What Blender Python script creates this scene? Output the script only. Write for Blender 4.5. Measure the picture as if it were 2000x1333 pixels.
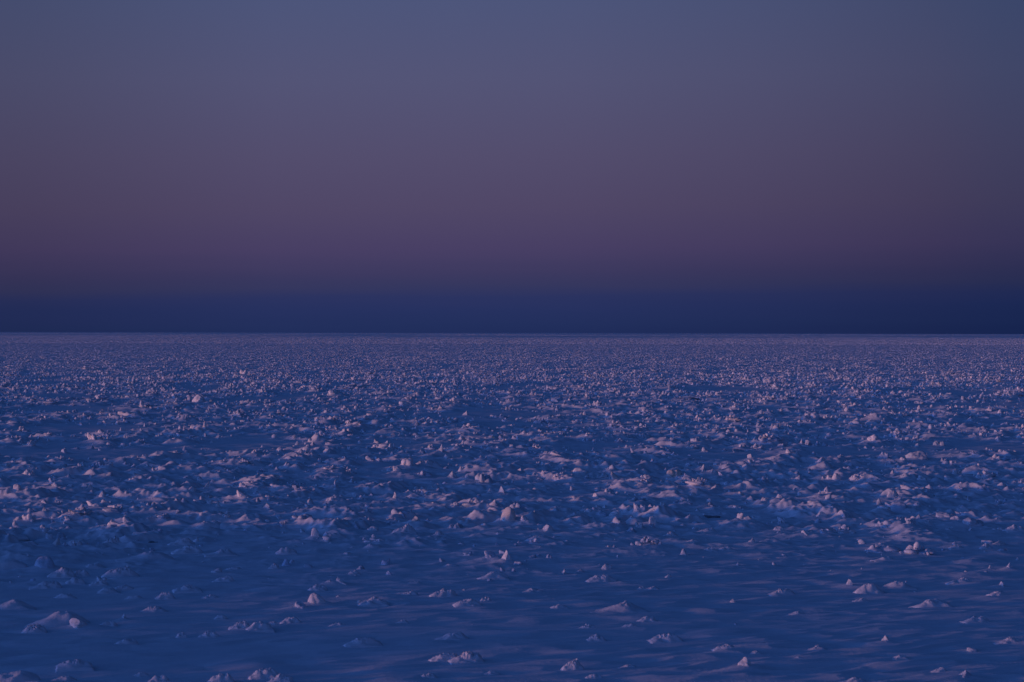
import bpy, math, random
import numpy as np
from mathutils import Vector, Euler

for o in list(bpy.data.objects):
    bpy.data.objects.remove(o)
scene = bpy.context.scene
C = scene.collection

# ------------------------------------------------------------------ camera
CAM_H = 8.0            # height of the eye above the frozen sea, metres
LENS = 85.0
F = LENS / 36.0 * 2000.0
HORIZON = 650.5
cam_data = bpy.data.cameras.new('camera')
cam = bpy.data.objects.new('camera', cam_data)
C.objects.link(cam)
cam_data.lens = LENS
cam_data.sensor_width = 36.0
cam_data.clip_start = 0.5
cam_data.clip_end = 120000.0
cam.location = (0, 0, CAM_H)
PITCH = math.atan((666.5 - HORIZON) / F)
cam.rotation_euler = Euler((math.radians(90) - PITCH, math.radians(-0.11), 0), 'XYZ')
cam_data.dof.use_dof = True
cam_data.dof.focus_distance = 190.0
cam_data.dof.aperture_fstop = 2.8
scene.camera = cam

# ------------------------------------------------------------------ light
SUN_AZ = 73.0      # degrees round from straight behind the camera towards its left
SUN_EL = 1.05
SUN_STRENGTH = 1.55
SUN_COLOR = (1.0, 0.42, 0.18)
SKY_STRENGTH = 1.0
scene.view_settings.view_transform = 'Standard'
scene.view_settings.look = 'None'
scene.view_settings.exposure = 0.0
scene.view_settings.gamma = 1.0

sun_dir = Vector((-math.sin(math.radians(SUN_AZ)) * math.cos(math.radians(SUN_EL)),
                  -math.cos(math.radians(SUN_AZ)) * math.cos(math.radians(SUN_EL)),
                  math.sin(math.radians(SUN_EL))))
sd = bpy.data.lights.new('sun', 'SUN')
sd.energy = SUN_STRENGTH
sd.color = SUN_COLOR
sd.angle = math.radians(2.5)
sun = bpy.data.objects.new('sun', sd)
sun.rotation_euler = sun_dir.to_track_quat('Z', 'Y').to_euler()
sun.location = (-40, -40, 30)
C.objects.link(sun)


def lin(c):
    return tuple(((v / 255 + 0.055) / 1.055) ** 2.4 if v > 10 else v / 255 / 12.92 for v in c)


def build_world():
    """dusk sky: earth shadow on the horizon, pink belt over it, deep blue overhead, afterglow behind"""
    w = bpy.data.worlds.new('World')
    scene.world = w
    w.use_nodes = True
    nt = w.node_tree
    nt.nodes.clear()
    N, L = nt.nodes.new, nt.links.new

    def math_(op, a, b=None, c=None):
        n = N('ShaderNodeMath')
        n.operation = op
        for i, v in enumerate((a, b, c)):
            if v is None:
                continue
            if isinstance(v, (int, float)):
                n.inputs[i].default_value = v
            else:
                L(v, n.inputs[i])
        return n.outputs[0]

    tc = N('ShaderNodeTexCoord')
    sep = N('ShaderNodeSeparateXYZ')
    L(tc.outputs['Generated'], sep.inputs[0])
    x, y, z = sep.outputs
    el = math_('MULTIPLY', math_('ARCSINE', z), 180 / math.pi)          # elevation, degrees
    az = math_('MULTIPLY', math_('ARCTAN2', x, y), 180 / math.pi)       # azimuth from +Y, degrees
    # the shadow band stands a little higher towards the antisolar point (to the right)
    azc = math_('MINIMUM', math_('MAXIMUM', az, -20.0), 20.0)
    el2 = math_('SUBTRACT', el, math_('MULTIPLY', azc, 0.011))
    cmb = N('ShaderNodeCombineXYZ')            # faint level layers in the low air
    L(math_('MULTIPLY', az, 0.10), cmb.inputs[0])
    L(math_('MULTIPLY', el, 2.6), cmb.inputs[1])
    sn = N('ShaderNodeTexNoise')
    sn.inputs['Scale'].default_value = 1.0
    sn.inputs['Detail'].default_value = 3.0
    L(cmb.outputs[0], sn.inputs['Vector'])
    el2 = math_('ADD', el2, math_('MULTIPLY', math_('MULTIPLY', math_('SUBTRACT', sn.outputs['Fac'], 0.5), 0.42),
                                       math_('MAXIMUM', math_('SUBTRACT', 1.0, math_('MULTIPLY', el, 0.30)), 0.0)))

    def ramp(fac, stops):
        r = N('ShaderNodeValToRGB')
        r.color_ramp.interpolation = 'B_SPLINE' if False else 'LINEAR'
        e = r.color_ramp.elements
        e[0].position, e[0].color = stops[0][0], (*stops[0][1], 1)
        e[1].position, e[1].color = stops[-1][0], (*stops[-1][1], 1)
        for p, c in stops[1:-1]:
            k = e.new(p)
            k.color = (*c, 1)
        L(fac, r.inputs[0])
        return r.outputs[0]

    seen = [(0.19, (34, 47, 92)), (0.55, (38, 49, 95)), (0.84, (43, 51, 96)), (1.12, (53, 55, 94)), (1.42, (60, 57, 95)),
            (2.01, (72, 63, 100)), (2.99, (80, 71, 103)), (4.19, (83, 77, 109)), (6.0, (83, 84, 118)),
            (7.8, (77, 85, 122)), (10.0, (72, 86, 124))]
    low = ramp(math_('DIVIDE', el2, 10.0), [(0.0, lin((32, 45, 90)))] + [(e / 10.0, lin(c)) for e, c in seen])
    high = ramp(math_('DIVIDE', el, 90.0),
                [(0.11, lin((72, 86, 124))), (0.18, (0.020, 0.050, 0.155)), (0.35, (0.003, 0.021, 0.098)),
                 (1.0, (0.001, 0.011, 0.062))])
    mix = N('ShaderNodeMix')
    mix.data_type = 'RGBA'
    f = N('ShaderNodeMapRange')
    f.inputs['From Min'].default_value = 9.9
    f.inputs['From Max'].default_value = 10.1
    L(el, f.inputs['Value'])
    L(f.outputs[0], mix.inputs['Factor'])
    L(low, mix.inputs['A'])
    L(high, mix.inputs['B'])
    # sky brightness round the compass: a broad maximum a little left of +Y, darker to the right
    fall = ramp(math_('DIVIDE', math_('ADD', az, 180.0), 360.0),
                [(p, (v * r, v * g, v * bl)) for p, v, r, g, bl in (
                    (0.0, .8, 1, 1, 1), (.40, .72, 1, 1, 1), (.4665, .78, 1, 1, 1), (.476, .90, 1, 1, 1), (.484, 1.0, 1, 1, 1),
                    (.4945, 1.02, 1, 1, 1), (.504, 1.0, 1, 1, 1), (.5168, .89, .99, 1, 1.01), (.5267, .75, .96, 1.0, 1.04),
                    (.5335, .66, .84, 1.02, 1.12), (.56, .58, .84, 1, 1.12), (1.0, .8, 1, 1, 1))])
    near = N('ShaderNodeMapRange')          # that difference is in the low sky only
    near.inputs['From Min'].default_value = 8.0
    near.inputs['From Max'].default_value = 30.0
    L(el, near.inputs['Value'])
    m2 = N('ShaderNodeMix')
    m2.data_type = 'RGBA'
    L(near.outputs[0], m2.inputs['Factor'])
    L(fall, m2.inputs['A'])
    m2.inputs['B'].default_value = (0.8, 0.8, 0.8, 1)
    mul = N('ShaderNodeMix')
    mul.data_type = 'RGBA'
    mul.blend_type = 'MULTIPLY'
    mul.inputs['Factor'].default_value = 1.0
    L(mix.outputs['Result'], mul.inputs['A'])
    L(m2.outputs['Result'], mul.inputs['B'])
    # afterglow low in the west, behind the camera
    dot = N('ShaderNodeVectorMath')
    dot.operation = 'DOT_PRODUCT'
    L(tc.outputs['Generated'], dot.inputs[0])
    h = Vector((sun_dir.x, sun_dir.y, 0)).normalized()
    dot.inputs[1].default_value = h
    g = math_('POWER', math_('MAXIMUM', dot.outputs['Value'], 0.0), 2.5)
    ge = math_('POWER', 2.718, math_('MULTIPLY', math_('MAXIMUM', el, 0.0), -1.0 / 9.0))
    gl = math_('MULTIPLY', g, ge)
    glow = N('ShaderNodeVectorMath')
    glow.operation = 'SCALE'
    glow.inputs[0].default_value = (0.16, 0.075, 0.10)
    L(gl, glow.inputs['Scale'])
    # the wide blue-lilac brightness above it
    g2 = math_('POWER', math_('MAXIMUM', math_('DIVIDE', math_('ADD', dot.outputs['Value'], 0.12), 1.12), 0.0), 2.0)
    ge2 = math_('POWER', 2.718, math_('MULTIPLY', math_('MAXIMUM', el, 0.0), -1.0 / 24.0))
    wide = N('ShaderNodeVectorMath')
    wide.operation = 'SCALE'
    wide.inputs[0].default_value = (0.145, 0.480, 1.78)
    L(math_('MULTIPLY', g2, ge2), wide.inputs['Scale'])
    add0 = N('ShaderNodeVectorMath')
    L(glow.outputs[0], add0.inputs[0])
    L(wide.outputs[0], add0.inputs[1])
    add = N('ShaderNodeVectorMath')
    L(mul.outputs['Result'], add.inputs[0])
    L(add0.outputs[0], add.inputs[1])
    bg = N('ShaderNodeBackground')
    bg.inputs['Strength'].default_value = SKY_STRENGTH
    L(add.outputs[0], bg.inputs['Color'])
    out = N('ShaderNodeOutputWorld')
    L(bg.outputs[0], out.inputs[0])


build_world()

# ------------------------------------------------------------------ noise
_rng = np.random.default_rng(11)
_P = np.concatenate([_rng.permutation(4096)] * 2).astype(np.int32)
_ang = _rng.random(4096) * 2 * np.pi
_GX, _GY = np.cos(_ang).astype(np.float32), np.sin(_ang).astype(np.float32)


def perlin(x, y, seed=0):
    x = np.asarray(x, np.float64) + seed * 17.31
    y = np.asarray(y, np.float64) + seed * 9.73
    xi = np.floor(x).astype(np.int64)
    yi = np.floor(y).astype(np.int64)
    fx = (x - xi).astype(np.float32)
    fy = (y - yi).astype(np.float32)
    u = fx * fx * fx * (fx * (fx * 6 - 15) + 10)
    v = fy * fy * fy * (fy * (fy * 6 - 15) + 10)
    xi = (xi & 4095).astype(np.int32)
    yi = (yi & 4095).astype(np.int32)
    x1 = (xi + 1) & 4095
    y1 = (yi + 1) & 4095

    def g(a, b, dx, dy):
        h = _P[_P[a] + b]
        return _GX[h] * dx + _GY[h] * dy
    n00 = g(xi, yi, fx, fy)
    n10 = g(x1, yi, fx - 1, fy)
    n01 = g(xi, y1, fx, fy - 1)
    n11 = g(x1, y1, fx - 1, fy - 1)
    a = n00 + u * (n10 - n00)
    b = n01 + u * (n11 - n01)
    return (a + v * (b - a)) * 1.5


def smooth(a, b, t):
    t = np.clip((t - a) / (b - a), 0, 1)
    return t * t * (3 - 2 * t)


WIND = math.radians(24)
WC, WS = math.cos(WIND), math.sin(WIND)


def edge_distance(x):
    """where the smooth foreground snow meets the rubble, metres from the eye, across the view"""
    return 97 + 6 * smooth(0, 14, x) + 4 * perlin(x / 9.0, x * 0 + 3.3) - 9 * smooth(-10, -19, x)


def rubble_mask(x, y):
    """0 on the smooth snow and in the open lanes, 1 in dense rubble"""
    base = smooth(-28, 24, y - edge_distance(x)) ** 0.8
    n = perlin(x / 15, y / 34, 5) + 0.55 * perlin(x / 6, y / 13, 6)
    lanes = smooth(-0.72, 0.02, n)
    lanes = np.maximum(lanes, 0.85 * smooth(150, 112, y))
    far = smooth(350, 1100, y)
    rim = np.exp(-((y - edge_distance(x) - 3) / 6.0) ** 2) * smooth(-0.35, 0.3, perlin(x / 5.0, y / 9.0, 70))
    return np.maximum(base, 0.8 * rim) * (lanes * (1 - far) + far * (0.30 + 0.70 * lanes))


def ground_z(x, y, lod=None):
    """height of the snow surface; lod = metres below which detail cannot be held by the mesh"""
    s = x * WC + y * WS
    t = -x * WS + y * WC
    if lod is None:
        lod = np.zeros_like(np.asarray(x, np.float32))
    r = rubble_mask(x, y)
    rim = np.exp(-((y - edge_distance(x) - 3) / 6.0) ** 2)
    r = np.clip(r + 0.75 * rim * smooth(-0.35, 0.3, perlin(x / 5.0, y / 9.0, 70)), 0, 1.15)
    z = 0.10 * perlin(x / 26, y / 30, 1) + 0.05 * perlin(x / 9, y / 11, 2)
    warp = 0.6 * perlin(x / 2.2, y / 2.2, 3)
    # wind-cut snow: long low ridges along the wind
    k = 0.55 + 0.45 * smooth(-0.3, 0.4, perlin(x / 11, y / 11, 9))
    z = z + k * 0.060 * perlin(s / 4.2 + warp * .3, t / 1.15 + warp * .4, 10)
    z = z + k * 0.052 * (1 - 2 * np.abs(perlin(s / 1.9, t / 0.52 + warp * .4, 11))) * (1 - smooth(0.2, 0.6, lod))
    z = z + k * 0.021 * perlin(s / 0.85, t / 0.19 + warp * .3, 12) * (1 - smooth(0.06, 0.2, lod))
    hum = np.maximum(0, perlin(s / 2.6 + .3 * warp, t / 1.3 + .2 * warp, 60) - 0.12)
    z = z + 0.11 * hum * (1 - 0.6 * r)
    # a hummocky ridge outside the view on the sunward side
    z = z + 0.70 * smooth(-17, -23, x + 0.20 * (66 - y)) * smooth(-60, -34, x) * smooth(98, 80, y) * smooth(20, 34, y) * (
        0.55 + 0.9 * perlin(x / 6, y / 5, 50))
    # drifted rubble
    h1 = smooth(0.0, 0.8, perlin(x / 3.2 + .25 * warp, y / 3.6, 21))
    h2 = np.maximum(0, perlin(s / 1.5 + .3 * warp, t / 0.95, 22))
    b1 = 0.5 - np.abs(perlin(x / 1.15, y / 1.25 + .2 * warp, 20))
    b2 = 0.5 - np.abs(perlin(x / 0.50, y / 0.55, 23))
    z = z + r * 0.27 * h1
    z = z + r * 0.21 * h2 * (1 - smooth(0.5, 1.3, lod))
    hill = np.clip(h1 * 1.2 + h2 * 0.8, 0, 1)
    z = z + r * (0.05 + 0.20 * hill) * b1 * (1 - smooth(0.4, 1.0, lod))
    z = z + r * (0.03 + 0.14 * hill) * b2 * (1 - smooth(0.2, 0.6, lod))
    z = z + r * (0.012 + 0.06 * hill) * perlin(x / 0.24, y / 0.25, 24) * (1 - smooth(0.08, 0.3, lod))
    return z


def unproject(px, py):
    """photo pixel of a foot point -> place on the frozen sea"""
    yh = HORIZON - (px - 1000.0) * math.tan(math.radians(0.11))
    d = CAM_H * F / (py - yh)
    return (px - 1000.0) / F * d, d


# ------------------------------------------------------------------ materials
def snow_material(name, base, bump_scale, bump, tint=None, rough=0.75, per_object=False, dirt=None):
    m = bpy.data.materials.new(name)
    m.use_nodes = True
    nt = m.node_tree
    N, L = nt.nodes.new, nt.links.new
    p = nt.nodes['Principled BSDF']
    p.inputs['Roughness'].default_value = rough
    p.inputs['Specular IOR Level'].default_value = 0.25
    geo = N('ShaderNodeNewGeometry')
    n1 = N('ShaderNodeTexNoise')
    n1.inputs['Scale'].default_value = 0.9
    n1.inputs['Detail'].default_value = 6
    L(geo.outputs['Position'], n1.inputs['Vector'])
    cr = N('ShaderNodeValToRGB')
    cr.color_ramp.elements[0].position = 0.3
    cr.color_ramp.elements[0].color = (*[c * 0.93 for c in base], 1)
    cr.color_ramp.elements[1].position = 0.7
    cr.color_ramp.elements[1].color = (*base, 1)
    L(n1.outputs['Fac'], cr.inputs[0])
    col = cr.outputs[0]
    if per_object or tint:
        if per_object:
            src = N('ShaderNodeObjectInfo').outputs['Random']
        else:
            at = N('ShaderNodeAttribute')
            at.attribute_name = 'tint'
            src = at.outputs['Fac']
        r2 = N('ShaderNodeValToRGB')
        e = r2.color_ramp.elements
        e[0].position, e[0].color = 0.0, (1, 1, 1, 1)
        e[1].position, e[1].color = 1.0, (0.90, 0.86, 0.80, 1)
        for q, c in ((0.45, (1, 1, 1, 1)), (0.62, (0.74, 0.84, 0.96, 1)), (0.80, (0.66, 0.74, 0.80, 1)), (0.93, (0.94, 0.96, 1.0, 1))):
            k = e.new(q)
            k.color = c
        L(src, r2.inputs[0])
        mx = N('ShaderNodeMix')
        mx.data_type = 'RGBA'
        mx.blend_type = 'MULTIPLY'
        mx.inputs['Factor'].default_value = 1
        L(col, mx.inputs['A'])
        L(r2.outputs[0], mx.inputs['B'])
        col = mx.outputs['Result']
    L(col, p.inputs['Base Color'])
    n2 = N('ShaderNodeTexNoise')
    n2.inputs['Scale'].default_value = bump_scale
    n2.inputs['Detail'].default_value = 5
    n2.inputs['Roughness'].default_value = 0.6
    L(geo.outputs['Position'], n2.inputs['Vector'])
    b = N('ShaderNodeBump')
    b.inputs['Strength'].default_value = 1.0
    b.inputs['Distance'].default_value = bump
    L(n2.outputs['Fac'], b.inputs['Height'])
    L(b.outputs[0], p.inputs['Normal'])
    return m


M_SNOW = snow_material('snow', (0.86, 0.89, 0.93), 9.0, 0.010)
M_ICE = snow_material('snowy_ice', (0.86, 0.87, 0.89), 7.0, 0.03, per_object=True, rough=0.6)
M_MOUND = snow_material('drifted_snow', (0.86, 0.88, 0.92), 9.0, 0.012)
M_RUBBLE = snow_material('broken_ice', (0.86, 0.87, 0.90), 7.0, 0.02, tint=True, rough=0.65)
M_BROWN = snow_material('stained_ice', (0.78, 0.73, 0.66), 7.0, 0.03, rough=0.6)
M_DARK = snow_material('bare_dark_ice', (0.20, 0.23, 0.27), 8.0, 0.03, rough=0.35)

# ------------------------------------------------------------------ mesh helpers


def new_mesh(name, verts, quads=None, tris=None, shade_smooth=True):
    me = bpy.data.meshes.new(name)
    verts = np.ascontiguousarray(verts, np.float32)
    faces = quads if quads is not None else tris
    k = faces.shape[1]
    nf = len(faces)
    me.vertices.add(len(verts))
    me.vertices.foreach_set('co', verts.ravel())
    me.loops.add(nf * k)
    me.loops.foreach_set('vertex_index', np.ascontiguousarray(faces, np.int32).ravel())
    me.polygons.add(nf)
    me.polygons.foreach_set('loop_start', np.arange(0, nf * k, k, dtype=np.int32))
    me.polygons.foreach_set('use_smooth', np.broadcast_to(np.asarray(shade_smooth, dtype=bool), nf).copy())
    me.update(calc_edges=True)
    return me


def icosphere(level):
    t = (1 + 5 ** .5) / 2
    v = [(-1, t, 0), (1, t, 0), (-1, -t, 0), (1, -t, 0), (0, -1, t), (0, 1, t), (0, -1, -t), (0, 1, -t), (t, 0, -1), (t, 0, 1), (-t, 0, -1), (-t, 0, 1)]
    v = [Vector(p).normalized() for p in v]
    f = [(0, 11, 5), (0, 5, 1), (0, 1, 7), (0, 7, 10), (0, 10, 11), (1, 5, 9), (5, 11, 4), (11, 10, 2), (10, 7, 6), (7, 1, 8),
         (3, 9, 4), (3, 4, 2), (3, 2, 6), (3, 6, 8), (3, 8, 9), (4, 9, 5), (2, 4, 11), (6, 2, 10), (8, 6, 7), (9, 8, 1)]
    for _ in range(level):
        cache, nf = {}, []

        def mid(a, b):
            k = (min(a, b), max(a, b))
            if k not in cache:
                cache[k] = len(v)
                v.append(((v[a] + v[b]) / 2).normalized())
            return cache[k]
        for a, b, c in f:
            ab, bc, ca = mid(a, b), mid(b, c), mid(c, a)
            nf += [(a, ab, ca), (b, bc, ab), (c, ca, bc), (ab, bc, ca)]
        f = nf
    return np.array([tuple(p) for p in v], np.float32), np.array(f, np.int32)


ICO = {k: icosphere(k) for k in (0, 1, 2, 3, 4)}


def noise3(p, freq, rng, n=10):
    """cheap band of 3-D waves"""
    k = rng.normal(size=(n, 3))
    k /= np.linalg.norm(k, axis=1)[:, None]
    k *= freq * rng.uniform(0.7, 1.5, size=(n, 1))
    return np.sin(p @ k.T + rng.uniform(0, 6.28, n)).sum(1) / n ** .5


def polyhedron(u, rng, n=11, p=9.0):
    """radius of a rounded random polyhedron in each direction"""
    k = rng.normal(size=(n, 3))
    k /= np.linalg.norm(k, axis=1)[:, None]
    k = np.vstack([k, -k[:4] + rng.normal(size=(4, 3)) * .3, [[0.2, 0.1, -1.0]]])
    k /= np.linalg.norm(k, axis=1)[:, None]
    d = rng.uniform(0.65, 1.15, len(k))
    q = np.maximum(u @ k.T, 0) / d
    return 1.0 / ((q ** p).sum(1) ** (1 / p))


def lump(kind, rng, level=3):
    """unit-box lump: x, y in -0.5..0.5, z in -0.3..1 (below 0 is sunk in the snow)"""
    u, f = ICO[level]
    if kind == 'h':       # jagged heap: several blocks grown together
        r = 0.45 * polyhedron(u, rng, 8, 12)
        for _ in range(rng.integers(5, 9)):
            a = rng.uniform(0, 6.28)
            c = np.array([math.cos(a) * rng.uniform(.25, .75), math.sin(a) * rng.uniform(.2, .6), rng.uniform(-.1, .55)])
            s = rng.uniform(.22, .46)
            uc = u @ c
            disc = s * s - (c @ c) + uc ** 2
            tt = np.where(disc > 0, uc + np.sqrt(np.maximum(disc, 0)), 0)
            r = np.maximum(r, tt)
        r = r * (1 + 0.16 * (polyhedron(u, rng, 14, 20) - 0.9))
        v = u * r[:, None]
        amp = (0.06, 0.035)
    elif kind == 'l':
        r = polyhedron(u, rng, 5, 14)
        v = u * r[:, None]
        v[:, 2] *= 0.32
        tilt = rng.uniform(0.25, 0.5) * rng.choice([1, 1, -1])
        x, z = v[:, 0].copy(), v[:, 2].copy()
        v[:, 0] = x * math.cos(tilt) - z * math.sin(tilt)
        v[:, 2] = x * math.sin(tilt) + z * math.cos(tilt)
        amp = (0.035, 0.02)
    else:
        if kind == 'r':
            r = polyhedron(u, rng, 26, 7)
        else:
            r = polyhedron(u, rng, 12 if kind == 'k' else 8, 8 if kind == 'k' else 11)
        v = u * r[:, None]
        amp = (0.02, 0.012) if kind == 'r' else (0.035, 0.025) if kind == 'c' else (0.055, 0.03)
        z01 = (v[:, 2] - v[:, 2].min()) / np.ptp(v[:, 2])
        if kind == 'c':
            w = 1.12 - 0.92 * z01 ** 1.1
            off = rng.uniform(-.12, .12) * z01
            v[:, 0] = v[:, 0] * w + off
            v[:, 1] = v[:, 1] * w
        elif kind == 's':
            w = 1.0 - 0.55 * z01 + 0.15 * np.sin(z01 * 9 + rng.uniform(0, 6))
            v[:, 0] = v[:, 0] * w + rng.uniform(-.4, .4) * z01 ** 2
            v[:, 1] = v[:, 1] * w
    if level == 2:
        amp = (amp[0] * 1.9, amp[1] * 1.9)
    if level >= 2:
        nrm = v / np.maximum(np.linalg.norm(v, axis=1), 1e-6)[:, None]
        v = v + nrm * (amp[0] * noise3(v, 6.0, rng) + amp[1] * noise3(v, 14.0, rng))[:, None]
    lo, hi = v.min(0), v.max(0)
    v = (v - (lo + hi) / 2) / (hi - lo)
    v[:, 2] = (v[:, 2] + 0.5) * 1.3 - 0.3
    return v.astype(np.float32), f


def mound(w, h, rng, rough=1.0):
    """wind-drifted hummock: a long tail to windward, a rough tip; a grid that dips under the snow at its rim"""
    ns, nt_ = 72, 44
    s = np.linspace(-1, 1, ns)
    t = np.linspace(-1, 1, nt_)
    S, T = np.meshgrid(s, t, indexing='ij')
    seed = int(rng.integers(1, 4000))
    Sw = S + 0.10 * perlin(S * 2.2, T * 2.2, seed)
    Tw = T + 0.14 * perlin(S * 2.0, T * 2.4, seed + 1)
    tip = rng.uniform(0.0, 0.35)
    left = np.clip((tip - Sw) / (1 + tip), 0, 1)
    right = np.clip((Sw - tip) / (1 - tip), 0, 1)
    pl = (0.5 + 0.5 * np.cos(np.pi * left)) ** rng.uniform(1.0, 1.7)
    pr = (0.5 + 0.5 * np.cos(np.pi * right)) ** rng.uniform(0.7, 1.1)
    if h / w > 0.3:          # a full dome rather than a drift
        pl, pr = (1 - left ** 2.0) ** 1.2, (1 - right ** 2.4) ** 1.1
    prof = np.where(Sw < tip, pl, pr) * (0.5 + 0.5 * np.cos(np.pi * np.clip(Tw, -1, 1))) ** 0.9
    lumpy = 0.30 if rough > 0.3 else 0.12
    rough = rough * rng.uniform(0.3, 1.0)
    top = smooth(0.45, 0.95, prof)
    z = prof + lumpy * prof * perlin(S * 2.6, T * 2.4, seed + 2)
    z += 0.30 * rough * top * (0.5 - np.abs(perlin(S * 5.5, T * 4.5, seed + 3)) * 1.6)
    z += 0.10 * rough * top * perlin(S * 12, T * 9, seed + 4) + 0.03 * prof * perlin(S * 20, T * 8, seed + 5)
    z = z / z.max()
    z = z * h
    edge = np.maximum(np.abs(S), np.abs(T))
    z = z - 0.02 - 0.10 * smooth(0.80, 1.0, edge)
    L_, B = 0.85 * w, 0.60 * w
    x = S * L_ * WC - T * B * WS * 0.6 - 0.10 * w
    y = S * L_ * WS * 0.8 + T * B * WC
    v = np.stack([x, y, z], -1).reshape(-1, 3)
    i = np.arange(ns * nt_).reshape(ns, nt_)
    q = np.stack([i[:-1, :-1], i[1:, :-1], i[1:, 1:], i[:-1, 1:]], -1).reshape(-1, 4)
    return v, q


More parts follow.
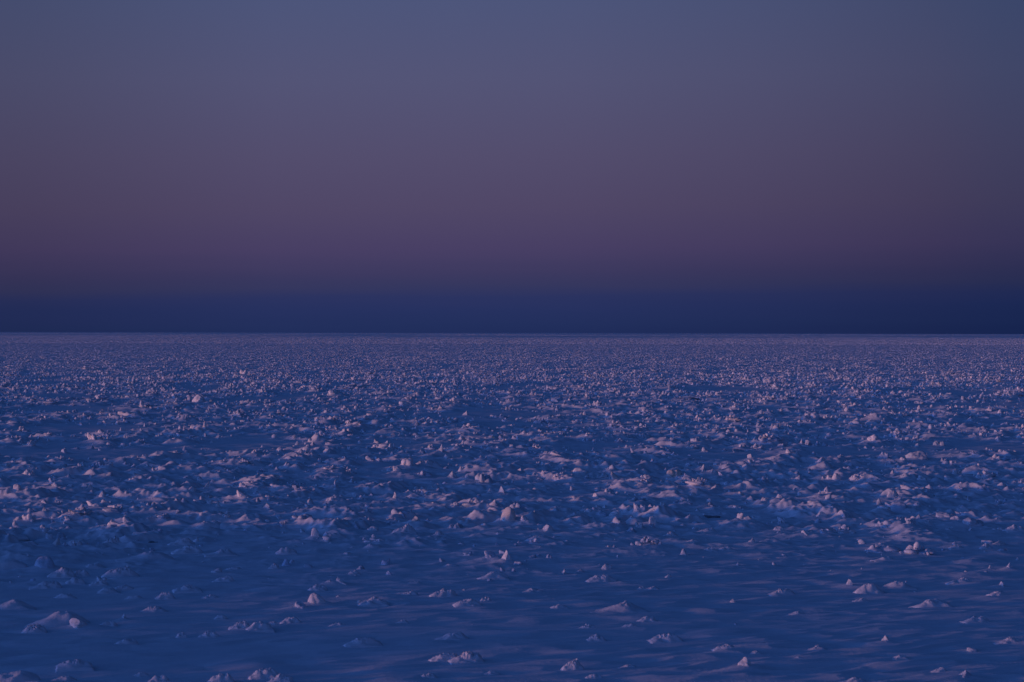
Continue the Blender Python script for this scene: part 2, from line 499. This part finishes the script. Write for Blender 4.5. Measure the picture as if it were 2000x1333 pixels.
# ------------------------------------------------------------------ what lies on the snow, read off the photograph in eight panels
CATALOGUE = """
@0 1000
h 220 120 110 90 | jagged pink-lit heap with blocky teeth where rubble meets the smooth snow ~ blocky-toothed pink heap
c 350 80 90 65; k 120 150 55 60; m 570 105 110 40; h 865 40 200 40; s 1105 95 35 50
c 890 195 110 65; h 870 290 130 100 | broad rough shaded lump with a small lit cone right behind it ~ broad rough shaded lump
c 1110 175 110 65 | clean grey pyramid of ice peeking over a slab with a dark gap ~ clean grey pyramid
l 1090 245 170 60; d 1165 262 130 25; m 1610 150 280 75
k 430 295 80 70; k 385 250 60 50; h 415 195 80 35; m 1430 275 150 60; m 1480 335 170 60; m 1740 355 180 40
m 1160 400 320 75 | long low ridge with a pink crest below the dark-gapped slab ~ long pink-crested ridge
m 100 250 180 50; m 230 310 140 50
kr 335 500 170 105 | squat bluish block with a dark undercut foot, alone on drifted snow ~ undercut bluish block
mr 60 475 250 100; c 1005 490 50 50; m 960 545 200 80; m 750 465 160 40; m 635 530 110 50
m 490 540 150 75; m 600 595 110 50; m 370 625 180 60; m 780 600 100 35; m 970 635 140 45; m 850 650 160 40; m 1480 640 160 50
m 500 705 180 50; m 1300 700 110 50; m 1060 700 160 35; mr 110 790 280 80
mr 490 895 370 110 | largest dark rough dome of snow near the left edge of the smooth snow ~ largest dark dome
k 620 940 180 85; h 270 965 140 75; c 970 875 45 50; m 850 915 120 50; m 1190 800 220 50
h 1420 990 70 50; h 1640 985 120 55; h 1880 925 120 65; m 1000 1045 140 50; m 1730 850 80 30; h 1510 750 60 25
m 600 1240 200 60; mr 130 1332 310 95 | large snow mound cut off by the bottom left corner ~ corner mound
m 1110 1275 90 30; m 1740 1325 150 80; m 500 1330 180 35; m 1250 1320 120 50
m 1830 470 110 35; m 1760 570 130 50; c 1955 460 35 35; h 1955 110 50 30; h 1750 95 100 25; m 1650 690 100 30
@500 1000
s 315 75 35 60; h 350 95 180 55; c 550 110 80 50
kr 465 240 70 90 | tall smooth stump standing where the rubble ends on the smooth snow ~ tall smooth stump
h 885 45 90 50; h 1130 75 150 75; s 1205 70 50 80; k 790 160 50 45; c 1260 140 140 85; h 1170 195 130 75; c 945 225 45 40; h 910 180 90 50
m 620 235 150 50; h 1560 160 120 60; h 1430 200 70 50
kr 1975 115 130 130 | pale lilac rounded block with a pink lit crag right on its back ~ pale lilac block
h 2040 50 130 100; m 250 345 120 55; h 350 375 70 25; h 145 465 65 45; k 410 455 70 35; k 1475 420 80 45; m 1520 440 130 20
k 1850 415 130 70; k 1930 360 60 40
c 1965 430 100 105 | steep pink pyramid in a cluster of three lit lumps on smooth snow ~ steep pink pyramid
mr 1870 545 170 60; m 765 520 90 35; h 1305 510 50 25; m 1240 585 90 25
h 490 635 110 55; s 495 590 30 40; k 570 605 80 45; c 660 605 110 65
kr 478 757 150 105 | big smooth pink boulder with a dark right side on open foreground snow ~ big smooth pink boulder
k 350 778 100 55; m 65 698 60 28; h 720 697 45 20; h 815 690 60 28; m 930 745 180 70; k 815 745 60 35; h 990 785 60 30
h 1210 680 110 45; m 1480 690 160 60; m 1665 760 160 55; h 1800 725 80 40
m 285 885 120 45; m 45 940 150 60; m 130 905 70 30; m 640 905 110 28; h 1150 897 80 28; m 860 1055 220 70
m 1540 1005 240 60; h 1660 1185 200 85 | wide craggy lit lump with a long snow tail to its left ~ craggy lump with snow tail
m 1500 1165 180 60; m 945 1215 80 20; m 1360 1290 110 35; m 90 1290 180 80; m 205 1332 150 80; m 1850 1260 100 25; m 910 300 180 40
@1000 1000
c 190 88 60 40; k 275 180 110 65; m 240 235 160 50; k 600 40 90 45; k 700 50 80 55; k 800 60 90 65
k 830 150 130 85 | round bluish lump at the front of the rubble edge ~ round bluish lump
s 975 65 70 100; k 1100 115 70 70; k 1440 105 70 30; k 1385 150 45 35; m 1540 160 120 35; h 1245 190 100 45
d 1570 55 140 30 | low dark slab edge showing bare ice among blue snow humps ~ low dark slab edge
k 1790 90 60 70; k 1850 100 70 30; h 1255 30 50 30; h 945 258 70 28; c 1050 268 55 35; h 670 242 60 20; m 440 250 100 25; h 1435 255 80 25
m 1550 318 90 28; m 1680 310 110 22; k 97 428 40 40; c 200 388 60 32; h 350 410 40 28; m 940 410 90 22; c 395 500 60 38
h 720 555 170 60 | flat-topped lit heap with two knobs on open snow ~ two-knobbed flat heap
h 960 515 60 32; h 1020 605 65 35; m 1100 605 130 28; m 170 650 190 40; h 990 350 45 25; h 1090 378 70 25
m 850 780 330 75; h 880 755 100 45; c 1750 715 100 50; m 1905 545 90 22; m 1070 860 110 40; h 600 920 110 35; m 930 910 130 28
h 670 1005 110 50; h 560 1000 60 25; h 1220 1020 190 65 | wide lit rough lump in the middle of the open foreground snow ~ wide lit foreground lump
m 1680 1090 140 45; m 1900 1115 120 28
h 490 1235 130 95 | tall rounded lump with a pink head and blue foot near the bottom edge ~ pink-headed lump
c 1845 1250 160 100 | greyish blunt hump with a cracked lit top near the bottom edge ~ greyish cracked hump
m 650 1300 100 30; m 740 1090 80 22; m 920 1220 100 22; m 380 770 100 25
@1500 1000
c 430 60 130 70; k 590 68 100 55; k 85 160 90 45; k 300 200 70 38; k 450 195 80 45; h 915 150 130 60; h 1120 130 80 60; h 1125 165 80 30
m 1245 120 80 35; k 1390 60 140 60; k 1480 70 100 35; h 1630 130 210 70; h 900 25 140 30; h 1800 150 90 25; m 1940 155 130 50
h 885 290 75 30; h 1185 322 60 28; h 1270 325 90 38; h 1485 288 90 30; h 1715 285 80 40; c 1815 275 110 45
m 815 400 80 22; m 930 390 140 28; c 1747 445 55 45; k 1825 448 50 32; s 1890 445 50 50 | stubby upright post of ice ending a row of three lit stones ~ stubby post of ice
c 632 580 75 65 | sharp lit tooth of ice with a shadow trailing right, beside a round boulder ~ sharp lit tooth
mr 805 620 170 82 | round lit hump of snow between a sharp ice tooth and a flat drift ~ round lit hump
m 1010 590 220 55; c 1085 600 35 30; c 1120 640 35 22; m 1515 545 160 50; c 1825 580 65 45 | lone small lit cone on open snow by the right edge ~ lone small cone
h 1825 660 120 32; m 125 635 160 50; h 740 695 90 25; m 1310 735 230 70; m 240 795 150 32; m 1640 855 160 45
c 940 1040 85 60 | lone neat pink cone on bare smooth snow low in the photo ~ lone neat pink cone
k 790 1030 70 25; m 390 1085 150 35; m 1910 1020 180 45; k 1600 1085 80 30; m 250 1145 120 22; h 1045 1170 100 25; m 1340 1265 140 35
c 1545 1332 150 55 | broad cone of snow cut by the bottom edge of the photo ~ broad cone at bottom edge
m 690 1332 190 40
@0 700
k 1545 370 110 70 | big squared pink block standing clear of the far rubble ~ big squared far block
h 1000 475 190 55 | pale straight bank of broken ice in front of a dark strip ~ pale straight bank
c 1600 610 50 75 | slim pale steeple of ice with a knob on top ~ slim pale steeple
h 730 680 120 70; l 235 720 80 60; k 490 760 60 45; h 215 955 110 60; h 480 885 80 40
m 1090 935 220 65 | wide lit hump with a long dark right slope among the left rubble ~ wide lit hump
c 450 1070 130 65; c 685 1070 90 60; k 215 1095 80 45; k 130 1120 60 55; k 800 1140 60 60; s 1185 1015 35 50; s 1475 1025 30 50
k 1490 1070 80 35; c 1630 1045 90 60; k 1890 1130 90 60; c 1700 1200 60 65; s 1222 1215 40 50; h 725 1205 130 65; l 890 1235 150 60
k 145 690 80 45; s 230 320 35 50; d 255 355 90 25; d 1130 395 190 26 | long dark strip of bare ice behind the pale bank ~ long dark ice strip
h 500 165 55 30; h 30 240 60 60; h 1900 140 60 60; h 800 880 70 45
@500 700
k 745 250 110 35; h 610 310 90 40; h 1155 385 80 40; h 720 610 90 40; h 480 680 150 80; h 945 680 60 50; c 1045 730 55 50; k 550 775 55 55
s 1445 775 45 75 | tallest lit finger of ice rising from the middle rubble ~ tallest lit finger
h 1490 800 60 40; c 1300 765 70 45; h 370 810 100 60; c 450 825 80 55; h 920 850 130 60; h 1195 890 140 90; k 1100 935 60 45; m 1340 880 170 60
c 1520 965 120 70 | dark leaning wedge of ice with one lit left edge ~ dark leaning wedge
h 1790 1005 160 90 | bright craggy heap sloping right into a lit snow bank ~ bright craggy heap
m 1900 1010 200 45; c 1915 1085 70 75; s 1820 1080 40 55; h 105 1005 170 40; s 610 1040 40 65 | stubby knobbed pillar of ice on a pale snow foot ~ knobbed pillar
h 120 1135 130 50; c 75 1210 90 55; s 1085 1150 60 80; c 590 1155 60 50; h 1310 945 130 45; m 1690 1180 200 60; h 1820 1195 110 45; c 1645 470 70 45
@1000 700
h 355 350 100 45 | pale pink cluster standing out in the far rubble near the middle ~ pale far cluster
l 400 820 180 60; m 530 850 220 45; h 560 935 170 60; h 845 985 140 90 | crumbly bright heap with a lit tongue running down its right ~ crumbly bright heap
hb 1265 950 130 55 | dull brownish stained heap of ice with a long shadow to its right ~ brownish stained heap
s 1490 890 50 60; m 1540 930 220 60; h 1520 745 70 45; k 1440 680 100 40; l 1790 745 130 35; k 1865 810 50 45; c 1680 835 40 45
k 1050 1000 70 45; k 930 1025 60 35; k 660 1135 60 55 | round-headed lit stone in front of a smaller lit knob ~ round-headed lit stone
h 755 1090 60 60; m 350 1200 170 45; c 65 950 90 40; h 1180 1160 45 50; h 1285 1155 50 50; h 1540 1175 80 40; h 1570 1060 90 70; h 1960 1010 70 55
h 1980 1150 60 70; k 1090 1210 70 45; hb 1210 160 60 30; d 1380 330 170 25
@1500 700
kr 1285 555 55 50 | bright triangular stone alone in the darker right-hand rubble ~ bright triangular stone
h 610 460 40 90; m 850 500 280 75 | biggest dark hummock of the far rubble, with small lit knobs along its rim ~ biggest dark far hummock
h 330 500 160 80; k 905 805 100 65 | lit gabled block with a small stone at its right foot ~ lit gabled block
k 1170 810 170 75 | wide block with a bright left face and dark sloping back ~ wide bright-faced block
h 200 815 130 60; h 1340 680 90 45; h 825 670 90 45; h 130 700 70 40; k 420 845 90 50; h 520 970 110 65; l 1080 875 110 30; h 1230 970 120 60
c 1660 620 40 50; h 1480 910 90 55; h 1780 810 90 80; h 1700 1065 120 85 | bright broken heap near the right edge with a sharp lit block on it ~ bright heap by right edge
k 985 1115 110 80 | tall lit dome block crowning a heap in the right rubble ~ tall lit dome block
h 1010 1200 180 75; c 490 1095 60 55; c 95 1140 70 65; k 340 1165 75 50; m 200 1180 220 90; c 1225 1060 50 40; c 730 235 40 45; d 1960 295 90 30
"""

KIND = {'c': ('ice_cone', 'ice cone', 'pointed ice cone', 'pointed cones of ice'),
        's': ('ice_spire', 'ice spire', 'thin upright ice spire', 'thin upright spires of ice'),
        'k': ('ice_block', 'ice block', 'rounded ice block', 'rounded blocks of ice'),
        'h': ('ice_heap', 'ice heap', 'jagged ice heap', 'jagged heaps of broken ice'),
        'm': ('snow_mound', 'snow mound', 'low snow mound', 'low drifted snow mounds'),
        'l': ('ice_slab', 'ice slab', 'tilted ice slab', 'tilted slabs of ice'),
        'd': ('bare_ice', 'bare ice', 'dark bare ice lump', 'dark lumps of bare ice')}
ORD = ['', 'second ', 'third ', 'fourth ', 'fifth ', 'sixth ', 'seventh ', 'eighth ']


def read_catalogue():
    items = []
    ox = oy = 0
    for line in CATALOGUE.strip().splitlines():
        line = line.strip()
        if not line:
            continue
        if line[0] == '@':
            ox, oy = map(float, line[1:].split())
            continue
        spec, _, text = line.partition('|')
        parts = [q for q in spec.split(';') if q.strip()]
        for n, item in enumerate(parts):
            p = item.split()
            if not p:
                continue
            k = p[0][0]
            x, y, w, h = (float(a) for a in p[1:5])
            it = dict(k=k, brown='b' in p[0][1:], smooth='r' in p[0][1:], x=ox + x / 4, y=oy + y / 4, w=w / 4, h=h / 4, label=None, short=None)
            if text and n == len(parts) - 1:      # the words describe the last thing of their line
                it['label'], it['short'] = (s.strip() for s in text.split('~'))
            items.append(it)
    items.sort(key=lambda i: -(i['w'] * i['h'] + (1e6 if i['label'] else 0)))
    return items[:300]


def write_labels(items):
    marks = [i for i in items if i['short']]
    rest = [i for i in items if not i['short']]

    def where(i, m):
        dx, dy = i['x'] - m['x'], (i['y'] - m['y']) * 2.2
        a = math.degrees(math.atan2(-dy, dx)) % 360
        return ['right of', 'behind and right of', 'behind', 'behind and left of', 'left of', 'in front and left of', 'in front of',
                'in front and right of'][int((a + 22.5) // 45) % 8]

    def dist(i, m):
        return math.hypot(i['x'] - m['x'], (i['y'] - m['y']) * 2.2)
    table = {}
    for i in rest:
        for m in marks:
            table.setdefault((id(m), i['k'], where(i, m)), []).append((dist(i, m), id(i)))
    for v in table.values():
        v.sort()
    for i in rest:
        best = None
        for m in marks:
            k = (id(m), i['k'], where(i, m))
            rank = [q[1] for q in table[k]].index(id(i))
            cost = dist(i, m) * (1 + 0.6 * rank)
            if rank < len(ORD) and (best is None or cost < best[0]):
                best = (cost, m, rank, k[2])
        _, m, rank, rel = best
        asp = i['h'] / i['w']
        shape = ''
        if i['k'] == 'k':
            shape = 'tall ' if asp > .95 else 'squat ' if asp < .55 else ''
        elif i['k'] == 'm':
            shape = 'long ' if asp < .25 else 'steep ' if asp > .42 else ''
        elif i['k'] == 'h':
            shape = 'wide ' if asp < .4 else 'compact ' if asp > .7 else ''
        i['label'] = ' '.join(f"{ORD[rank]}{shape}{KIND[i['k']][2]} {rel} the {m['short']}".split())
        if rank == 0:
            i['label'] = 'first ' + i['label']


ITEMS = read_catalogue()
write_labels(ITEMS)
for n, i in enumerate(ITEMS):
    i['X'], i['Y'] = unproject(i['x'], i['y'])
    i['mpp'] = i['Y'] / F
    i['W'], i['H'] = i['w'] * i['mpp'], i['h'] * i['mpp']
    if i['k'] == 'h':
        i['H'] = min(i['H'], 0.68 * i['W'])
    i['rng'] = np.random.default_rng(501 + int(i['x'] * 7 + i['y'] * 13))
    i['D'] = i['W'] * i['rng'].uniform(0.75, 1.1)
    if i['k'] != 'm':            # the pixel row is the near foot: the middle stands half a depth behind it
        i['Y'] += i['D'] * 0.35


# ------------------------------------------------------------------ the frozen sea: one sheet to the horizon
def build_ground():
    dense = np.radians(np.arange(-14.6, 14.6001, 0.031))
    left = np.radians(np.concatenate([np.arange(-180, -40, 6), np.arange(-40, -14.6, 0.8)]))
    th = np.concatenate([left, dense, -left[::-1][:]])
    rr = [np.array([0.5, 3, 8, 14, 20, 26, 31, 35, 38.5, 41, 43, 44.5, 46, 47.5, 49, 50, 50.8])]
    rr.append(np.arange(51.5, 130, 0.085))

    def geo(a, b, k):
        n = int(math.log(b / a) / k)
        return a * np.exp(k * np.arange(n))
    rr.append(geo(130, 400, 1.0e-3))
    rr.append(geo(400, 2500, 1.7e-3))
    rr.append(geo(2500, 60000, 1.2e-2))
    r = np.concatenate(rr)
    R, T = np.meshgrid(r, th, indexing='ij')
    x = R * np.sin(T)
    y = R * np.cos(T)
    lod = np.broadcast_to(np.gradient(r)[:, None] * 2, R.shape).astype(np.float32).copy()
    lod[:, (np.abs(th) > math.radians(14.7))] = np.maximum(lod[:, (np.abs(th) > math.radians(14.7))], 0.5)
    z = np.empty_like(R, dtype=np.float32)
    for a in range(0, len(r), 200):
        z[a:a + 200] = ground_z(x[a:a + 200], y[a:a + 200], lod[a:a + 200])
    z[R < 45] *= 0.5
    # far swells that make the horizon slightly uneven
    far = smooth(2500, 9000, R)
    z += (far * 1.6 * perlin(x / 900, y / 5000, 40)).astype(np.float32)
    # snow drifted against each thing
    for i in ITEMS:
        if i['k'] == 'm' or (i['k'] == 'h' and i['Y'] < 96):
            continue
        X, Y, W, H = i['X'], i['Y'], i['W'], i['H']
        d = math.hypot(X, Y)
        reach = 3.2 * W + 0.3
        a0, a1 = np.searchsorted(r, [d - reach, d + reach])
        t0 = math.atan2(X, Y)
        b0, b1 = np.searchsorted(th, [t0 - reach / d, t0 + reach / d])
        xs, ys = x[a0:a1, b0:b1] - X, y[a0:a1, b0:b1] - Y
        s = xs * WC + ys * WS
        t = -xs * WS + ys * WC
        sl = np.where(s < 0, 1.6 * W, 1.1 * W)
        z[a0:a1, b0:b1] += min(0.42 * H, 0.24) * np.exp(-(s / sl) ** 2 - (t / (0.66 * W)) ** 2)
    v = np.stack([x, y, z], -1).reshape(-1, 3)
    nr, nth = R.shape
    i = np.arange(nr * nth, dtype=np.int32).reshape(nr, nth)
    q = np.stack([i[:-1, :-1], i[:-1, 1:], i[1:, 1:], i[1:, :-1]], -1).reshape(-1, 4)[:, ::-1]
    me = new_mesh('ground', v, quads=q)
    me.materials.append(M_SNOW)
    o = bpy.data.objects.new('ground', me)
    C.objects.link(o)
    o['kind'] = 'structure'
    o['label'] = 'wind-carved snow over the frozen sea reaching to the horizon'


build_ground()


# ------------------------------------------------------------------ the individual lumps
def build_items():
    for i in ITEMS:
        k = i['k']
        nm, cat, _, grp = KIND[k]
        rng = i['rng']
        if k == 'm' or (k == 'h' and i['Y'] < 96):
            v, q = mound(i['W'], max(i['H'] - 0.05 * i['W'], 0.7 * i['H']) + 0.04, rng, 0.25 if i['smooth'] else 1.0 if k == 'm' else 1.9)
            me = new_mesh(nm, v, quads=q)
            me.materials.append(M_MOUND)
        else:
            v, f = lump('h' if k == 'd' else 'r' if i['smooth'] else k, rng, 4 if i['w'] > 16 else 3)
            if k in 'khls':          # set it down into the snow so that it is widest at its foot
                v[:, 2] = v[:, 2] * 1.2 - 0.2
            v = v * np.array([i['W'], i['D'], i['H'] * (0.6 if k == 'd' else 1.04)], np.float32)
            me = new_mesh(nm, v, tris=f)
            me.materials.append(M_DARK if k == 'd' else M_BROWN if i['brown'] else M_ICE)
        o = bpy.data.objects.new(nm, me)
        z = float(ground_z(np.array([i['X']]), np.array([i['Y']]))[0])
        o.location = (i['X'], i['Y'], z)
        o['label'] = i['label']
        o['category'] = cat
        o['kind'] = 'thing'
        o['group'] = grp
        C.objects.link(o)


build_items()


# ------------------------------------------------------------------ the countless small rubble
def build_rubble():
    rng = np.random.default_rng(77)
    verts, faces, tints, soft = [], [], [], []
    base = 0
    protos = {}
    for lv, n in ((0, 10), (1, 16), (2, 20)):
        protos[lv] = [lump('kkhcchlshc'[q % 10], np.random.default_rng(900 + q + lv * 50), lv) for q in range(n)]
    octa = np.array([(.5, 0, .2), (-.5, .05, .3), (0, .5, .2), (.05, -.5, .3), (.05, 0, 1), (0, 0, -.3)], np.float32)
    octf = np.array([(0, 2, 4), (2, 1, 4), (1, 3, 4), (3, 0, 4), (2, 0, 5), (1, 2, 5), (3, 1, 5), (0, 3, 5)], np.int32)
    protos['core'] = [lump('h', np.random.default_rng(700 + q), 3) for q in range(12)]
    protos[-1] = []
    for q in range(8):
        r8 = np.random.default_rng(60 + q)
        protos[-1].append((octa + r8.uniform(-.14, .14, octa.shape).astype(np.float32), octf))
    half = math.radians(14.4)

    def emit(lv, x, y, z, size, asp):
        nonlocal base
        n = len(x)
        rot = rng.uniform(0, 6.28, n)
        pick = rng.integers(0, len(protos[lv]), n)
        for pi, (pv, pf) in enumerate(protos[lv]):
            ids = np.nonzero(pick == pi)[0]
            if not len(ids):
                continue
            c, s = np.cos(rot[ids])[:, None], np.sin(rot[ids])[:, None]
            sz = size[ids][:, None]
            vx = (pv[None, :, 0] * c - pv[None, :, 1] * s) * sz + x[ids][:, None]
            vy = (pv[None, :, 0] * s + pv[None, :, 1] * c) * sz + y[ids][:, None]
            vz = pv[None, :, 2] * sz * asp[ids][:, None] + z[ids][:, None]
            verts.append(np.stack([vx, vy, vz], -1).reshape(-1, 3).astype(np.float32))
            nv = pv.shape[0]
            off = base + np.arange(len(ids), dtype=np.int32)[:, None, None] * nv
            faces.append((pf[None] + off).reshape(-1, 3).astype(np.int32))
            tints.append(np.repeat(rng.random(len(ids)), nv).astype(np.float32))
            soft.append(np.full(len(pf) * len(ids), lv in (2, 'core')))
            base += nv * len(ids)

    # loose fragments: near, far, how many per m2 at each end, least and greatest size, detail
    for d0, d1, n0, n1, s0, s1, lv in ((60, 100, .10, .10, .05, .14, 2), (76, 160, 1.5, 1.5, .06, .42, 2), (160, 300, 1.5, 1.3, .10, .50, 1),
                                       (300, 470, 1.6, 1.1, .14, .65, 1), (470, 800, 1.1, .75, .13, .58, 0),
                                       (800, 1700, .75, .26, .18, .56, -1), (1700, 7000, .18, .006, .42, .95, -1),
                                       (7000, 26000, .0012, .0002, 1.2, 2.2, -1)):
        u = rng.random(int(max(n0, n1) * half * (d1 ** 2 - d0 ** 2)))
        d = np.sqrt(d0 ** 2 + u * (d1 ** 2 - d0 ** 2))
        dens = n0 * (d / d0) ** (math.log(n1 / n0) / math.log(d1 / d0)) if n1 != n0 else np.full(len(d), n0)
        thin = rng.random(len(d)) < dens / max(n0, n1)
        d = d[thin]
        a = rng.uniform(-half, half, len(d))
        x, y = d * np.sin(a), d * np.cos(a)
        m = rubble_mask(x, y)
        clump = smooth(-0.35, 0.35, perlin(x / 2.6, y / 3.4, 31) + .5 * perlin(x / 7, y / 9, 32))
        prob = m * (0.22 + 0.78 * clump)
        if d1 <= 100:
            prob = np.maximum(prob, 0.10)
        keep = rng.random(len(d)) < prob
        x, y = x[keep], y[keep]
        size = s0 * (s1 / s0) ** (rng.random(len(x)) ** 1.8)
        emit(lv, x, y, ground_z(x, y) - size * 0.16, size, rng.uniform(0.35, 0.9, len(x)) * (1.0 if d1 < 800 else 0.75))

    # heaps of fragments pushed together
    for d0, d1, dens, lv, most in ((80, 160, .030, 2, 22), (160, 300, .028, 1, 18), (300, 520, .026, 1, 12)):
        n = int(dens * half * (d1 ** 2 - d0 ** 2))
        d = np.sqrt(rng.uniform(d0 ** 2, d1 ** 2, n))
        a = rng.uniform(-half, half, n)
        x, y = d * np.sin(a), d * np.cos(a)
        keep = rng.random(n) < rubble_mask(x, y)
        x, y = x[keep], y[keep]
        rad = 0.30 + (0.5 if d0 < 100 else 0.75) * rng.random(len(x)) ** 2.0
        gz = ground_z(x, y)
        cnt = (4 + (most - 4) * rng.random(len(x)) * rad / 1.2).astype(int)
        idx = np.repeat(np.arange(len(x)), cnt)
        rr = rng.random(len(idx)) ** 0.7
        aa = rng.uniform(0, 6.28, len(idx))
        R_ = rad[idx]
        px_, py_ = x[idx] + R_ * rr * np.cos(aa), y[idx] + R_ * 0.8 * rr * np.sin(aa)
        hc = (0.15 + 0.25 * rng.random(len(x)))[idx] * R_
        size = R_ * (0.16 + 0.32 * rng.random(len(idx)) ** 1.6) * (1.1 - 0.4 * rr)
        top = np.maximum(ground_z(px_, py_), gz[idx] + hc * (1 - rr ** 1.5)) - size * 0.18
        emit(lv, px_, py_, top, size, rng.uniform(0.5, 1.15, len(idx)))
        emit('core', x, y, gz - rad * .12, rad * 1.6, rng.uniform(0.16, 0.28, len(x)))
    V, Fc, Tn = np.concatenate(verts), np.concatenate(faces), np.concatenate(tints)
    me = new_mesh('ice_rubble', V, tris=Fc, shade_smooth=np.concatenate(soft))
    at = me.attributes.new('tint', 'FLOAT', 'POINT')
    at.data.foreach_set('value', Tn)
    me.materials.append(M_RUBBLE)
    o = bpy.data.objects.new('ice_rubble', me)
    o['kind'] = 'stuff'
    o['label'] = 'countless small snowy ice fragments littering the frozen sea'
    o['category'] = 'ice rubble'
    C.objects.link(o)
    print('rubble tris', len(Fc))


build_rubble()
